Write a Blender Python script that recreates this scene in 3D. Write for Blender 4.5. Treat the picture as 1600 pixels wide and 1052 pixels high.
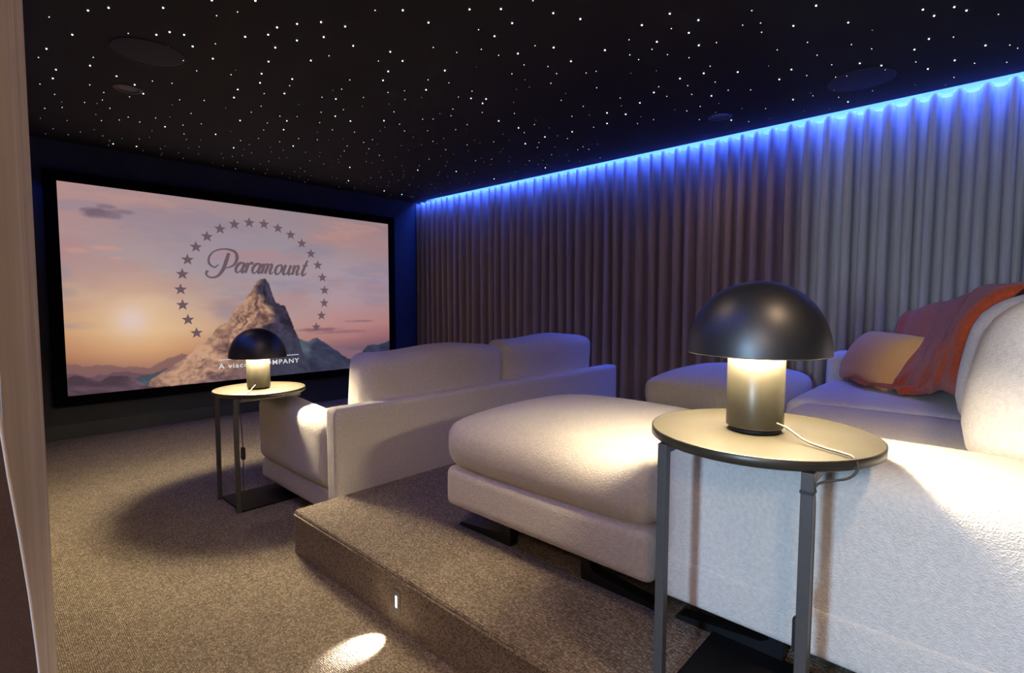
import bpy, bmesh, math, random
import numpy as np
from mathutils import Vector, Matrix

for o in list(bpy.data.objects):
    bpy.data.objects.remove(o)
scene = bpy.context.scene
COL = scene.collection
R = math.radians

# ------------------------------------------------------------------ camera
EYE = Vector((0.0, 0.0, 1.17))
YAW, PITCH, ROLL, FPX = 47.068, 3.724, 0.133, 807.36
def make_camera():
    y, p, r = R(YAW), R(PITCH), R(ROLL)
    fw = Vector((math.sin(y)*math.cos(p), math.cos(y)*math.cos(p), -math.sin(p)))
    rt = Vector((math.cos(y), -math.sin(y), 0)); up = rt.cross(fw)
    r2 = rt*math.cos(r) + up*math.sin(r); u2 = -rt*math.sin(r) + up*math.cos(r)
    cd = bpy.data.cameras.new('camera'); cam = bpy.data.objects.new('camera', cd); COL.objects.link(cam)
    m = Matrix((r2, u2, -fw)).transposed().to_4x4(); m.translation = EYE
    cam.matrix_world = m
    cd.sensor_width = 36; cd.lens = FPX/1600*36; cd.clip_start = 0.02
    scene.camera = cam
make_camera()

# ------------------------------------------------------------------ world, exposure, large lights
w = bpy.data.worlds.new('world'); scene.world = w; w.use_nodes = True
w.node_tree.nodes['Background'].inputs[0].default_value = (0.02, 0.022, 0.03, 1)
w.node_tree.nodes['Background'].inputs[1].default_value = 0.3
vs = scene.view_settings
vs.view_transform = 'Standard'; vs.look = 'None'; vs.gamma = 1; vs.use_curve_mapping = False
vs.exposure = 0.58
scene.cycles.use_denoising = True
scene.cycles.max_bounces = 10; scene.cycles.diffuse_bounces = 6; scene.cycles.glossy_bounces = 4
scene.cycles.sample_clamp_indirect = 6.0
scene.cycles.caustics_reflective = False; scene.cycles.caustics_refractive = False

LED_COL = (0.025, 0.09, 1.0)
WARM = (1.0, 0.835, 0.53)
WARM_DOWN = (1.0, 0.69, 0.43)
COOL = (0.45, 0.69, 1.0)
HALL_W, LAMP_W, LED_W, DOWN_W, STEP_W, PEND_FILL_W = 140.0, 3.0, 41.0, 4.0, 4.5, 20.0
FILL_NEAR_W, FILL_REAR_W = 16.0, 52.0  # warm fill from the two added, unseen downlights
RING_NEAR, RING_FAR = 225.0, 410.0        # glow of the two lamps' diffuser rings
def area(name, loc, size, energy, color, direction, shape='RECTANGLE', spread=180):
    ld = bpy.data.lights.new(name, 'AREA'); ld.shape = shape
    ld.size = size[0]; ld.size_y = size[1]; ld.energy = energy; ld.color = color; ld.spread = R(spread)
    o = bpy.data.objects.new(name, ld); COL.objects.link(o); o.location = loc
    d = Vector(direction).normalized(); xax = Vector((0, 1, 0)); yax = (-d).cross(xax)      # local X runs along the room
    o.rotation_euler = Matrix((xax, yax, -d)).transposed().to_euler()
    return o
# cool daylight from an unseen, added hall window, through the doorway the camera stands in
area('hall_daylight', (-4.18, -0.10, 1.45), (0.26, 1.1), HALL_W, COOL, (1, 0, 0))
# (the unseen pendant added for warm fill is built with its lamp further down)
# blue strips in the two ceiling recesses
area('blue_strip_light_right', (4.285, 2.52, 2.565), (6.3, 0.012), LED_W*.85, LED_COL, (.8, 0, -.6))
area('blue_spill_light_right', (4.274, 2.52, 2.519), (6.3, 0.010), LED_W*.95, LED_COL, (.0, 0, -1))
area('blue_strip_light_left', (0.03, 3.15, 2.560), (5.0, 0.012), LED_W*0.4, LED_COL, (.1, 0, -1))

# ------------------------------------------------------------------ materials
def new_mat(name):
    m = bpy.data.materials.new(name); m.use_nodes = True
    nt = m.node_tree; return m, nt, nt.nodes['Principled BSDF']
def link(nt, a, b): nt.links.new(a, b)
def node(nt, t, **kw):
    n = nt.nodes.new(t)
    for k, v in kw.items(): setattr(n, k, v)
    return n
def mat(name, col, rough=0.6, metal=0.0, noise=0.0, nscale=20, bump=0.0, bscale=200, sheen=0.0, spec=0.5):
    m, nt, b = new_mat(name)
    b.inputs['Roughness'].default_value = rough; b.inputs['Metallic'].default_value = metal
    b.inputs['Specular IOR Level'].default_value = spec
    if sheen: b.inputs['Sheen Weight'].default_value = sheen
    tc = node(nt, 'ShaderNodeTexCoord')
    n = node(nt, 'ShaderNodeTexNoise'); n.inputs['Scale'].default_value = nscale; n.inputs['Detail'].default_value = 4
    link(nt, tc.outputs['Object'], n.inputs['Vector'])
    cr = node(nt, 'ShaderNodeValToRGB')
    k = noise
    cr.color_ramp.elements[0].color = tuple(c*(1-k) for c in col)+(1,); cr.color_ramp.elements[1].color = tuple(min(1, c*(1+k)) for c in col)+(1,)
    cr.color_ramp.elements[0].position = .3; cr.color_ramp.elements[1].position = .7
    link(nt, n.outputs['Fac'], cr.inputs['Fac']); link(nt, cr.outputs['Color'], b.inputs['Base Color'])
    if bump:
        n2 = node(nt, 'ShaderNodeTexNoise'); n2.inputs['Scale'].default_value = bscale; n2.inputs['Detail'].default_value = 3
        link(nt, tc.outputs['Object'], n2.inputs['Vector'])
        bp = node(nt, 'ShaderNodeBump'); bp.inputs['Strength'].default_value = bump; bp.inputs['Distance'].default_value = .004
        link(nt, n2.outputs['Fac'], bp.inputs['Height']); link(nt, bp.outputs['Normal'], b.inputs['Normal'])
    return m
def emit(name, col, strength, sampling='AUTO'):
    m, nt, b = new_mat(name)
    b.inputs['Base Color'].default_value = (0, 0, 0, 1)
    b.inputs['Emission Color'].default_value = col+(1,); b.inputs['Emission Strength'].default_value = strength
    m.cycles.emission_sampling = sampling
    return m
def carpet_mat(name, c0, c1, rot=0.0):
    m, nt, b = new_mat(name); b.inputs['Roughness'].default_value = 0.95; b.inputs['Specular IOR Level'].default_value = .1
    tc = node(nt, 'ShaderNodeTexCoord'); mp = node(nt, 'ShaderNodeMapping')
    mp.inputs['Rotation'].default_value = (0, 0, rot); mp.inputs['Scale'].default_value = (1.0, 0.62, 1.0)
    link(nt, tc.outputs['Object'], mp.inputs['Vector'])
    v = node(nt, 'ShaderNodeTexVoronoi'); v.inputs['Scale'].default_value = 175; v.inputs['Randomness'].default_value = .5
    link(nt, mp.outputs['Vector'], v.inputs['Vector'])
    n = node(nt, 'ShaderNodeTexNoise'); n.inputs['Scale'].default_value = 9; n.inputs['Detail'].default_value = 5
    link(nt, tc.outputs['Object'], n.inputs['Vector'])
    sep = node(nt, 'ShaderNodeSeparateColor'); link(nt, v.outputs['Color'], sep.inputs['Color'])
    mix = node(nt, 'ShaderNodeMix', data_type='RGBA')
    mix.inputs['A'].default_value = c0+(1,); mix.inputs['B'].default_value = c1+(1,)
    add = node(nt, 'ShaderNodeMath', operation='MULTIPLY_ADD'); add.inputs[1].default_value = .35; 
    link(nt, n.outputs['Fac'], add.inputs[0])
    mul = node(nt, 'ShaderNodeMath', operation='MULTIPLY'); mul.inputs[1].default_value = .65
    link(nt, sep.outputs['Red'], mul.inputs[0]); link(nt, mul.outputs[0], add.inputs[2])
    link(nt, add.outputs[0], mix.inputs['Factor'])
    dk = node(nt, 'ShaderNodeMapRange'); dk.inputs['From Min'].default_value = .15; dk.inputs['From Max'].default_value = .75
    dk.inputs['To Min'].default_value = 1.15; dk.inputs['To Max'].default_value = .45
    link(nt, v.outputs['Distance'], dk.inputs['Value'])
    m2 = node(nt, 'ShaderNodeVectorMath', operation='SCALE'); link(nt, mix.outputs['Result'], m2.inputs[0]); link(nt, dk.outputs[0], m2.inputs['Scale'])
    link(nt, m2.outputs[0], b.inputs['Base Color'])
    inv = node(nt, 'ShaderNodeMath', operation='SUBTRACT'); inv.inputs[0].default_value = 1; link(nt, v.outputs['Distance'], inv.inputs[1])
    bp = node(nt, 'ShaderNodeBump'); bp.inputs['Strength'].default_value = .9; bp.inputs['Distance'].default_value = .005
    link(nt, inv.outputs[0], bp.inputs['Height']); link(nt, bp.outputs['Normal'], b.inputs['Normal'])
    return m
def weave_mat(name, col, scale=260, bump=.45, var=.10, sheen=.2):
    m, nt, b = new_mat(name); b.inputs['Roughness'].default_value = 0.9; b.inputs['Specular IOR Level'].default_value = .15
    b.inputs['Sheen Weight'].default_value = sheen
    tc = node(nt, 'ShaderNodeTexCoord')
    v = node(nt, 'ShaderNodeTexVoronoi'); v.inputs['Scale'].default_value = scale; link(nt, tc.outputs['Object'], v.inputs['Vector'])
    n = node(nt, 'ShaderNodeTexNoise'); n.inputs['Scale'].default_value = scale*.35; n.inputs['Detail'].default_value = 4; link(nt, tc.outputs['Object'], n.inputs['Vector'])
    n3 = node(nt, 'ShaderNodeTexNoise'); n3.inputs['Scale'].default_value = 5; n3.inputs['Detail'].default_value = 3; link(nt, tc.outputs['Object'], n3.inputs['Vector'])
    cr = node(nt, 'ShaderNodeValToRGB')
    cr.color_ramp.elements[0].position = .3; cr.color_ramp.elements[1].position = .7
    cr.color_ramp.elements[0].color = tuple(c*(1-var) for c in col)+(1,); cr.color_ramp.elements[1].color = tuple(min(1, c*(1+var*.6)) for c in col)+(1,)
    link(nt, n.outputs['Fac'], cr.inputs['Fac']); link(nt, cr.outputs['Color'], b.inputs['Base Color'])
    ad = node(nt, 'ShaderNodeMath', operation='ADD'); link(nt, v.outputs['Distance'], ad.inputs[0]); link(nt, n.outputs['Fac'], ad.inputs[1])
    bp = node(nt, 'ShaderNodeBump'); bp.inputs['Strength'].default_value = bump; bp.inputs['Distance'].default_value = .004
    link(nt, ad.outputs[0], bp.inputs['Height'])
    bp2 = node(nt, 'ShaderNodeBump'); bp2.inputs['Strength'].default_value = .25; bp2.inputs['Distance'].default_value = .03
    link(nt, n3.outputs['Fac'], bp2.inputs['Height']); link(nt, bp2.outputs['Normal'], bp.inputs['Normal'])
    link(nt, bp.outputs['Normal'], b.inputs['Normal'])
    return m
def curtain_mat(name, col):
    m, nt, b = new_mat(name); b.inputs['Roughness'].default_value = .9; b.inputs['Specular IOR Level'].default_value = .1
    b.inputs['Sheen Weight'].default_value = .15
    tc = node(nt, 'ShaderNodeTexCoord'); mp = node(nt, 'ShaderNodeMapping'); mp.inputs['Scale'].default_value = (1, 1, .04)
    link(nt, tc.outputs['Object'], mp.inputs['Vector'])
    n = node(nt, 'ShaderNodeTexNoise'); n.inputs['Scale'].default_value = 120; n.inputs['Detail'].default_value = 4; link(nt, mp.outputs['Vector'], n.inputs['Vector'])
    cr = node(nt, 'ShaderNodeValToRGB')
    cr.color_ramp.elements[0].position = .3; cr.color_ramp.elements[1].position = .7
    cr.color_ramp.elements[0].color = tuple(c*.86 for c in col)+(1,); cr.color_ramp.elements[1].color = tuple(c*1.1 for c in col)+(1,)
    link(nt, n.outputs['Fac'], cr.inputs['Fac']); link(nt, cr.outputs['Color'], b.inputs['Base Color'])
    tr = node(nt, 'ShaderNodeBsdfTranslucent'); link(nt, cr.outputs['Color'], tr.inputs['Color'])
    mx = node(nt, 'ShaderNodeMixShader'); mx.inputs['Fac'].default_value = .22
    link(nt, b.outputs[0], mx.inputs[1]); link(nt, tr.outputs[0], mx.inputs[2])
    link(nt, mx.outputs[0], nt.nodes['Material Output'].inputs['Surface'])
    return m

M = {
 'carpet': carpet_mat('loop_pile_carpet', (.20, .158, .115), (.55, .455, .350)),
 'ceiling': mat('matt_black_ceiling', (.012, .0105, .0095), .85, noise=.15, nscale=3),
 'wall_dark': mat('dark_navy_paint', (.022, .024, .034), .7, noise=.1, nscale=4),
 'wall_white': mat('white_paint', (.82, .82, .82), .8, noise=.02, nscale=4),
 'base_dark': mat('dark_skirting_paint', (.028, .028, .034), .5, noise=.1),
 'velvet': mat('black_velvet', (.003, .003, .0035), .95, noise=.2, nscale=300, spec=.05),
 'sofa': weave_mat('cream_boucle', (.70, .655, .60)),
 'sofa_base': weave_mat('cream_boucle_base', (.68, .635, .58), scale=240),
 'metal_leg': mat('black_satin_metal', (.012, .013, .016), .38, .3, noise=.1),
 'bronze': mat('dark_bronze_metal', (.062, .054, .040), .36, .5, noise=.06, nscale=60, bump=.03, bscale=400),
 'post': mat('graphite_metal', (.085, .080, .080), .42, .35, noise=.05, nscale=80),
 'plate': mat('black_powdercoat', (.006, .006, .007), .6, .0, noise=.15, spec=.25),
 'dome': mat('black_satin_lacquer', (.012, .012, .014), .43, .0, noise=.05, spec=1.0),
 'dome_in': mat('white_enamel', (.85, .84, .8), .5, noise=.02),
 'column': mat('brushed_dark_metal', (.052, .046, .034), .33, .6, noise=.08, nscale=30),
 'cord': mat('grey_cord', (.065, .055, .042), .6, noise=.1, nscale=300),
 'cord_black': mat('black_cord', (.02, .02, .02), .5, noise=.1, nscale=300),
 'curtain': curtain_mat('taupe_linen', (.55, .465, .415)),
 'lining': weave_mat('dark_blackout_lining', (.055, .030, .024), scale=900, bump=.08, var=.1),
 'throw': weave_mat('terracotta_wool', (.48, .075, .022), scale=300, bump=.4, var=.2),
 'pillow_front': weave_mat('apricot_linen', (.84, .41, .15), scale=420, bump=.3, var=.08),
 'pillow_back': weave_mat('natural_linen', (.66, .60, .54), scale=420, bump=.3, var=.08),
 'grille': mat('dark_speaker_grille', (.018, .017, .024), .7, noise=.2, nscale=400, bump=.3, bscale=900),
 'can': mat('black_trim', (.012, .011, .016), .5, noise=.1),
 'can_in': mat('tan_reflector', (.10, .085, .06), .5, noise=.1),
 'diffuser_near': emit('lamp_diffuser_dimmed', WARM, RING_NEAR),
 'diffuser_far': emit('lamp_diffuser', WARM, RING_FAR),
 'led': emit('led_strip_blue', (.12, .35, 1.0), 12.0, 'NONE'),
 'step_lens': emit('step_light_lens', (1.0, .96, .88), 6.0, 'NONE'),
 'star3': emit('fibre_star_bright', (.72, .86, 1.0), 5.0, 'NONE'),
 'star2': emit('fibre_star_medium', (.85, .90, 1.0), 1.5, 'NONE'),
 'star1': emit('fibre_star_faint', (.9, .9, .95), .5, 'NONE'),
 'glyph': emit('projected_lettering', (.155, .100, .115), .60, 'NONE'),
 'glyph_white': emit('projected_tagline', (.62, .60, .62), .8, 'NONE'),
}

# ------------------------------------------------------------------ mesh helpers
def obj(name, me, material, parent=None, smooth=False, **props):
    o = bpy.data.objects.new(name, me); COL.objects.link(o)
    if material is not None and not me.materials: me.materials.append(material)
    if smooth:
        for p in me.polygons: p.use_smooth = True
    if parent is not None: o.parent = parent
    for k, v in props.items(): o[k] = v
    return o
def thing(name, label, cat, loc=(0, 0, 0), rz=0.0, group=None):
    o = bpy.data.objects.new(name, None); COL.objects.link(o); o.empty_display_size = .1
    o.location = loc; o.rotation_euler = (0, 0, rz); o['label'] = label; o['category'] = cat
    if group: o['group'] = group
    return o
def mesh(name, verts, faces):
    me = bpy.data.meshes.new(name); me.from_pydata([tuple(v) for v in verts], [], [tuple(f) for f in faces]); me.update()
    return me
def bm_mesh(bm, name='m'):
    bmesh.ops.recalc_face_normals(bm, faces=bm.faces)
    me = bpy.data.meshes.new(name); bm.to_mesh(me); bm.free(); return me
def add_box(bm, lo, hi):
    vs_ = [bm.verts.new((x, y, z)) for z in (lo[2], hi[2]) for y in (lo[1], hi[1]) for x in (lo[0], hi[0])]
    for f in ((0, 2, 3, 1), (4, 5, 7, 6), (0, 1, 5, 4), (2, 6, 7, 3), (0, 4, 6, 2), (1, 3, 7, 5)): bm.faces.new([vs_[i] for i in f])
def box(name, lo, hi, material, parent=None, bevel=0.0, **props):
    bm = bmesh.new(); add_box(bm, lo, hi)
    if bevel: bmesh.ops.bevel(bm, geom=bm.edges[:]+bm.verts[:], offset=bevel, segments=3, affect='EDGES', profile=.5)
    return obj(name, bm_mesh(bm, name), material, parent, smooth=False, **props)
def lathe(name, prof, n, material, parent=None, loc=(0, 0, 0), smooth=True):
    vs_, fs = [], []
    for k in range(n):
        a = 2*math.pi*k/n
        for r, z in prof: vs_.append((r*math.cos(a), r*math.sin(a), z))
    m = len(prof)
    for k in range(n):
        k2 = (k+1) % n
        for j in range(m-1): fs.append((k*m+j, k2*m+j, k2*m+j+1, k*m+j+1))
    bm = bmesh.new()
    bv = [bm.verts.new(v) for v in vs_]
    for f in fs: bm.faces.new([bv[i] for i in f])
    bmesh.ops.remove_doubles(bm, verts=bm.verts[:], dist=1e-5)
    me = bm_mesh(bm, name); o = obj(name, me, material, parent, smooth=smooth); o.location = loc
    return o
def catmull(pts, n):
    P = [np.array(p, float) for p in pts]; P = [2*P[0]-P[1]]+P+[2*P[-1]-P[-2]]; out = []
    for i in range(1, len(P)-2):
        for k in range(n):
            t = k/n; a, b, c, d = P[i-1], P[i], P[i+1], P[i+2]
            out.append(.5*((2*b)+(-a+c)*t+(2*a-5*b+4*c-d)*t*t+(-a+3*b-3*c+d)*t**3))
    out.append(P[-2]); return out
def tube(name, pts, r, material, parent=None, n=6, seg=8):
    P = catmull(pts, n); vs_, fs = [], []
    for i, p in enumerate(P):
        t = P[min(i+1, len(P)-1)]-P[max(i-1, 0)]; t = t/np.linalg.norm(t)
        a = np.array((0, 0, 1.)) if abs(t[2]) < .9 else np.array((1., 0, 0))
        u = np.cross(t, a); u /= np.linalg.norm(u); v = np.cross(t, u)
        for k in range(seg): vs_.append(p+r*(math.cos(2*math.pi*k/seg)*u+math.sin(2*math.pi*k/seg)*v))
    for i in range(len(P)-1):
        for k in range(seg): fs.append((i*seg+k, i*seg+(k+1) % seg, (i+1)*seg+(k+1) % seg, (i+1)*seg+k))
    fs.append(tuple(range(seg))[::-1]); fs.append(tuple(range((len(P)-1)*seg, len(P)*seg)))
    return obj(name, mesh(name, vs_, fs), material, parent, smooth=True)
def rounded_box(lo, hi, r, puff=(0, 0, 0), m=14, e=4, warp=None):
    """a closed soft box: rounded edges of radius r, faces swollen by puff, optional warp(x,y,z)->(x,y,z) in unit coords"""
    lo, hi = np.array(lo, float), np.array(hi, float); c = (lo+hi)/2; h = (hi-lo)/2
    ax = []
    for i in range(3):
        rr = min(r, h[i]*.98)
        ed = -h[i]+rr*(1-np.cos(np.linspace(0, math.pi/2, e+1)))[:-1]*1.0
        md = np.linspace(-h[i]+rr, h[i]-rr, m if h[i] > rr*1.5 else 3)
        ax.append(np.concatenate([ed, md, -ed[::-1]]))
    index, verts, faces = {}, [], []
    def vid(i, j, k):
        key = (i, j, k)
        if key not in index: index[key] = len(verts); verts.append((ax[0][i], ax[1][j], ax[2][k]))
        return index[key]
    L = [len(a) for a in ax]
    for d in range(3):
        a, b = [q for q in range(3) if q != d]
        for side in (0, L[d]-1):
            for i in range(L[a]-1):
                for j in range(L[b]-1):
                    q = []
                    for di, dj in ((0, 0), (1, 0), (1, 1), (0, 1)):
                        t = [0, 0, 0]; t[d] = side; t[a] = i+di; t[b] = j+dj; q.append(vid(*t))
                    faces.append(q)
    V = np.array(verts); rr = np.minimum(r, h*.98)
    inner = np.clip(V, -(h-rr), h-rr); D = (V-inner)/rr; ln = np.linalg.norm(D, axis=1); ln[ln == 0] = 1
    Dn = D/np.maximum(ln, 1e-9)[:, None]
    V = inner+Dn*rr
    U = V/h
    S = np.clip(1-U**2, 0, 1)
    out = V.copy()
    out[:, 0] += U[:, 0]*puff[0]*S[:, 1]**.6*S[:, 2]**.6
    out[:, 1] += U[:, 1]*puff[1]*S[:, 0]**.6*S[:, 2]**.6
    out[:, 2] += U[:, 2]*puff[2]*S[:, 0]**.6*S[:, 1]**.6
    if warp is not None: out = warp(out, U)
    out += c
    bm = bmesh.new(); bv = [bm.verts.new(v) for v in out]
    for f in faces:
        try: bm.faces.new([bv[i] for i in f])
        except ValueError: pass
    return bm_mesh(bm, 'soft')
def soft(name, lo, hi, r, material, parent=None, puff=(0, 0, 0), m=14, warp=None, rot=None, pivot=None, **props):
    me = rounded_box(lo, hi, r, puff, m, 4, warp)
    if rot is not None:
        pv = Vector(pivot) if pivot else (Vector(lo)+Vector(hi))/2
        me.transform(Matrix.Translation(pv) @ rot @ Matrix.Translation(-pv))
    return obj(name, me, material, parent, smooth=True, **props)

INV = {}
_obj0 = obj
def obj(name, me, material, parent=None, smooth=False, **props):
    o = _obj0(name, me, material, parent, smooth, **props)
    if parent is not None and parent.name in INV: o.matrix_parent_inverse = INV[parent.name]
    return o
def wthing(name, label, cat, loc, group=None):
    """an Empty at a thing's base whose parts are modelled in room coordinates"""
    t = thing(name, label, cat, loc, 0, group); INV[t.name] = Matrix.Translation(-Vector(loc)); return t
def S(o): o['kind'] = 'structure'; return o

# star positions on the ceiling in millimetres: x, y, brightness class
STAR_DATA = (
    '477,3113,3 537,3016,3 706,2833,3 837,2605,3 461,3448,3 748,3137,3 786,3058,3 843,3036,3 909,3138,3 1027,3210,3 921,3350,3 390,3736,3 582,3817,3 457,4028,3 460,4197,3 713,3876,3 '
    '815,3944,3 885,4070,3 970,2466,3 1459,2046,3 1182,2518,3 1253,2418,3 1351,2369,3 1130,2621,3 1129,2724,3 1058,2830,3 1329,2540,3 1252,2673,3 1477,2512,3 1208,2830,3 1404,2834,3 '
    '1249,3019,3 1645,2424,3 1751,2463,3 1771,2633,3 1285,3206,3 1329,3344,3 1439,3146,3 1500,3396,3 1273,3550,3 1304,3706,3 1819,2761,3 1769,3236,3 1662,1816,3 1757,1708,3 1604,2043,3 '
    '1908,1900,3 1879,1752,3 1945,1554,3 2071,1491,3 2122,1936,3 2200,1753,3 2387,1779,3 2407,1571,3 1986,2382,3 2081,2680,3 2365,2572,3 2439,2507,3 2475,2578,3 3189,2057,3 2315,1160,3 '
    '2316,1304,3 2538,1169,3 2458,1086,3 2512,1327,3 2693,1184,3 2817,770,3 3325,911,3 3419,1001,3 3812,1028,3 3006,1433,3 3033,1300,3 3150,1148,3 3389,1397,3 3088,1645,3 3182,1796,3 '
    '3303,1975,3 3928,1468,3 2700,647,3 2962,570,3 3497,609,3 3612,525,3 3685,516,3 3632,694,3 4101,771,3 3065,298,3 3165,265,3 3135,192,3 3209,153,3 3418,302,3 3507,368,3 3843,337,3 '
    '3808,219,3 3700,93,3 972,5527,3 1124,5470,3 1153,4702,3 1477,4612,3 1492,4133,3 1729,3885,3 1797,4098,3 1924,3532,3 2050,3543,3 2212,3352,3 1707,4894,3 2035,4461,3 2726,4740,3 '
    '3007,5261,3 3566,5417,3 3830,5433,3 2788,2733,3 2998,2727,3 3304,2716,3 3329,2949,3 3348,2477,3 3373,2174,3 3544,4081,3 3247,4328,3 4030,4018,3 4045,3317,3 362,3319,2 894,2724,2 '
    '649,3225,2 615,3359,2 980,3018,2 917,3490,2 1014,3444,2 372,3900,2 576,3678,2 416,4365,2 627,4151,2 837,4199,2 876,3800,2 965,3749,2 1073,4011,2 1188,3904,2 498,4506,2 563,4767,2 '
    '653,4536,2 726,4394,2 708,4232,2 790,4543,2 483,4878,2 1202,4238,2 949,2619,2 1373,2140,2 1445,2708,2 1661,2563,2 1168,3352,2 1470,3251,2 1412,3492,2 1680,2902,2 1941,2892,2 '
    '1997,2792,2 2082,2907,2 1715,3062,2 1693,3276,2 1878,3078,2 1485,3729,2 1483,3897,2 1817,3533,2 1899,3373,2 2161,3149,2 1807,1559,2 1811,1914,2 1771,2217,2 1891,2168,2 1957,2047,2 '
    '2065,2025,2 2243,1999,2 2120,1813,2 2350,1913,2 2455,1933,2 2565,1801,2 2586,1746,2 2280,2127,2 2111,2494,2 1998,2553,2 2294,2617,2 2290,2481,2 2589,2700,2 2537,2041,2 2782,1873,2 '
    '2791,2157,2 2756,2546,2 2977,2111,2 2407,2804,2 2442,1214,2 2397,1421,2 2567,1383,2 2542,1501,2 2623,1493,2 2677,1350,2 2789,1280,2 2727,1106,2 2545,873,2 2646,948,2 2684,878,2 '
    '2776,902,2 3021,900,2 3134,1442,2 3280,1481,2 2968,1236,2 3198,1298,2 3373,1285,2 3462,1179,2 3028,1581,2 3201,1613,2 3021,1850,2 3534,1881,2 3531,2010,2 3533,1628,2 3516,1525,2 '
    '3761,1635,2 4045,1385,2 3858,1211,2 3041,762,2 3229,760,2 3219,601,2 3344,532,2 3610,747,2 3413,728,2 3471,867,2 3743,814,2 3817,796,2 3831,916,2 3971,800,2 3996,621,2 3478,210,2 '
    '3689,378,2 3929,140,2 4087,234,2 624,5079,2 797,4894,2 884,4780,2 915,4659,2 996,4718,2 1055,4532,2 577,5394,2 678,5500,2 733,5337,2 872,5328,2 933,5440,2 1091,5207,2 1235,4557,2 '
    '1321,4425,2 1302,4785,2 1359,4933,2 1495,5085,2 1283,5399,2 1509,5598,2 1649,4037,2 1653,3827,2 1741,3742,2 1694,4218,2 1912,3743,2 2054,3821,2 2201,3745,2 2335,3332,2 2450,3431,2 '
    '1751,4468,2 1672,4634,2 1762,4694,2 1872,4938,2 1797,5189,2 1903,5368,2 1978,5641,2 1906,4429,2 2031,4651,2 1975,4229,2 2092,4142,2 2390,3925,2 2400,3807,2 2348,4118,2 2405,4269,2 '
    '2464,4437,2 2515,4049,2 2191,4561,2 2346,4803,2 2487,4805,2 2089,5108,2 2103,5504,2 2409,5135,2 2497,5227,2 2713,5676,2 3239,5535,2 2721,4430,2 2692,4159,2 3163,4865,2 3102,4964,2 '
    '3177,4673,2 3580,4934,2 3993,5481,2 3998,5431,2 2387,3117,2 2437,3059,2 2482,2911,2 2686,2965,2 2700,3113,2 2569,3293,2 2764,3474,2 2989,3578,2 3077,3925,2 3018,3333,2 3115,3111,2 '
    '3112,2768,2 3026,2590,2 3384,2846,2 3478,2941,2 3461,2607,2 3378,2297,2 3733,2989,2 3769,2726,2 3729,2642,2 3823,2647,2 3077,2280,2 3471,3494,2 3597,3636,2 3403,3641,2 3691,4081,2 '
    '3333,3996,2 3451,4233,2 3154,4178,2 3731,4724,2 4118,5033,2 3983,4361,2 3956,3637,2 3630,3423,2 3752,3271,2 3902,3289,2 4003,2997,2 4081,2930,2 4117,2723,2 3350,46,2 3780,1,2 '
    '3854,-30,2 4034,9,2 821,3234,1 547,4638,1 713,4498,1 1065,4150,1 746,4766,1 1164,3269,1 1686,3122,1 1955,3220,1 1646,3511,1 2055,3051,1 1332,3944,1 2082,2218,1 2136,2801,1 '
    '2392,2125,1 2489,2173,1 2460,2257,1 2720,2067,1 2604,2413,1 2403,2940,1 2479,2907,1 3142,2174,1 2744,1611,1 2816,1487,1 3143,1914,1 3418,1920,1 3457,1680,1 3548,1411,1 3696,1492,1 '
    '3746,1330,1 4079,1251,1 3190,993,1 3769,915,1 4159,890,1 4089,1030,1 4063,414,1 4188,278,1 3123,498,1 484,5157,1 1119,4427,1 551,5604,1 797,5191,1 954,5610,1 991,5297,1 1137,5092,1 '
    '1194,5581,1 1444,4863,1 1442,5184,1 1109,4884,1 1289,5279,1 1330,5552,1 1339,5626,1 1427,5429,1 1560,5334,1 1694,5160,1 1759,5312,1 1748,5562,1 1852,5603,1 1533,4448,1 2005,3967,1 '
    '2300,3472,1 2322,3571,1 1786,4876,1 1847,5088,1 1916,4640,1 1978,4773,1 2155,4078,1 2229,3970,1 2496,3883,1 2503,4558,1 2563,4659,1 2579,4193,1 2281,4469,1 2337,4593,1 2609,4889,1 '
    '2111,4921,1 2150,4855,1 2072,5259,1 2204,5428,1 2258,5605,1 2375,5477,1 2515,5622,1 2426,5305,1 2551,5465,1 2623,5348,1 2692,5558,1 3046,5371,1 3306,5653,1 3097,5627,1 2865,5263,1 '
    '2813,5257,1 2787,4439,1 2810,4284,1 2822,4098,1 2653,3766,1 2779,3834,1 2586,3503,1 3039,4305,1 3020,4683,1 3128,5137,1 3247,5228,1 3175,5290,1 3379,5289,1 3542,5666,1 3737,5536,1 '
    '3806,5687,1 3716,5223,1 3086,4575,1 3371,4846,1 3355,4998,1 3443,5156,1 3263,4593,1 3323,4682,1 3178,4467,1 3397,4608,1 2825,3499,1 2778,3353,1 3082,3767,1 2755,3615,1 3125,3635,1 '
    '2981,3200,1 3055,3215,1 3144,3456,1 3026,2918,1 3171,2989,1 2962,2521,1 3161,2554,1 3351,2624,1 3575,2825,1 3829,2895,1 3756,2512,1 3306,3190,1 3362,3272,1 3384,3542,1 3487,3616,1 '
    '3681,3960,1 3246,3868,1 3509,4332,1 3623,4307,1 4140,5408,1 3712,4934,1 3849,4281,1 4025,4229,1 4113,4332,1 3957,3871,1 4118,3850,1 3529,3319,1 3830,3387,1 3819,3162,1 3955,3225,1 '
    '3836,4530,1 3878,4844,1 ')
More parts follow.
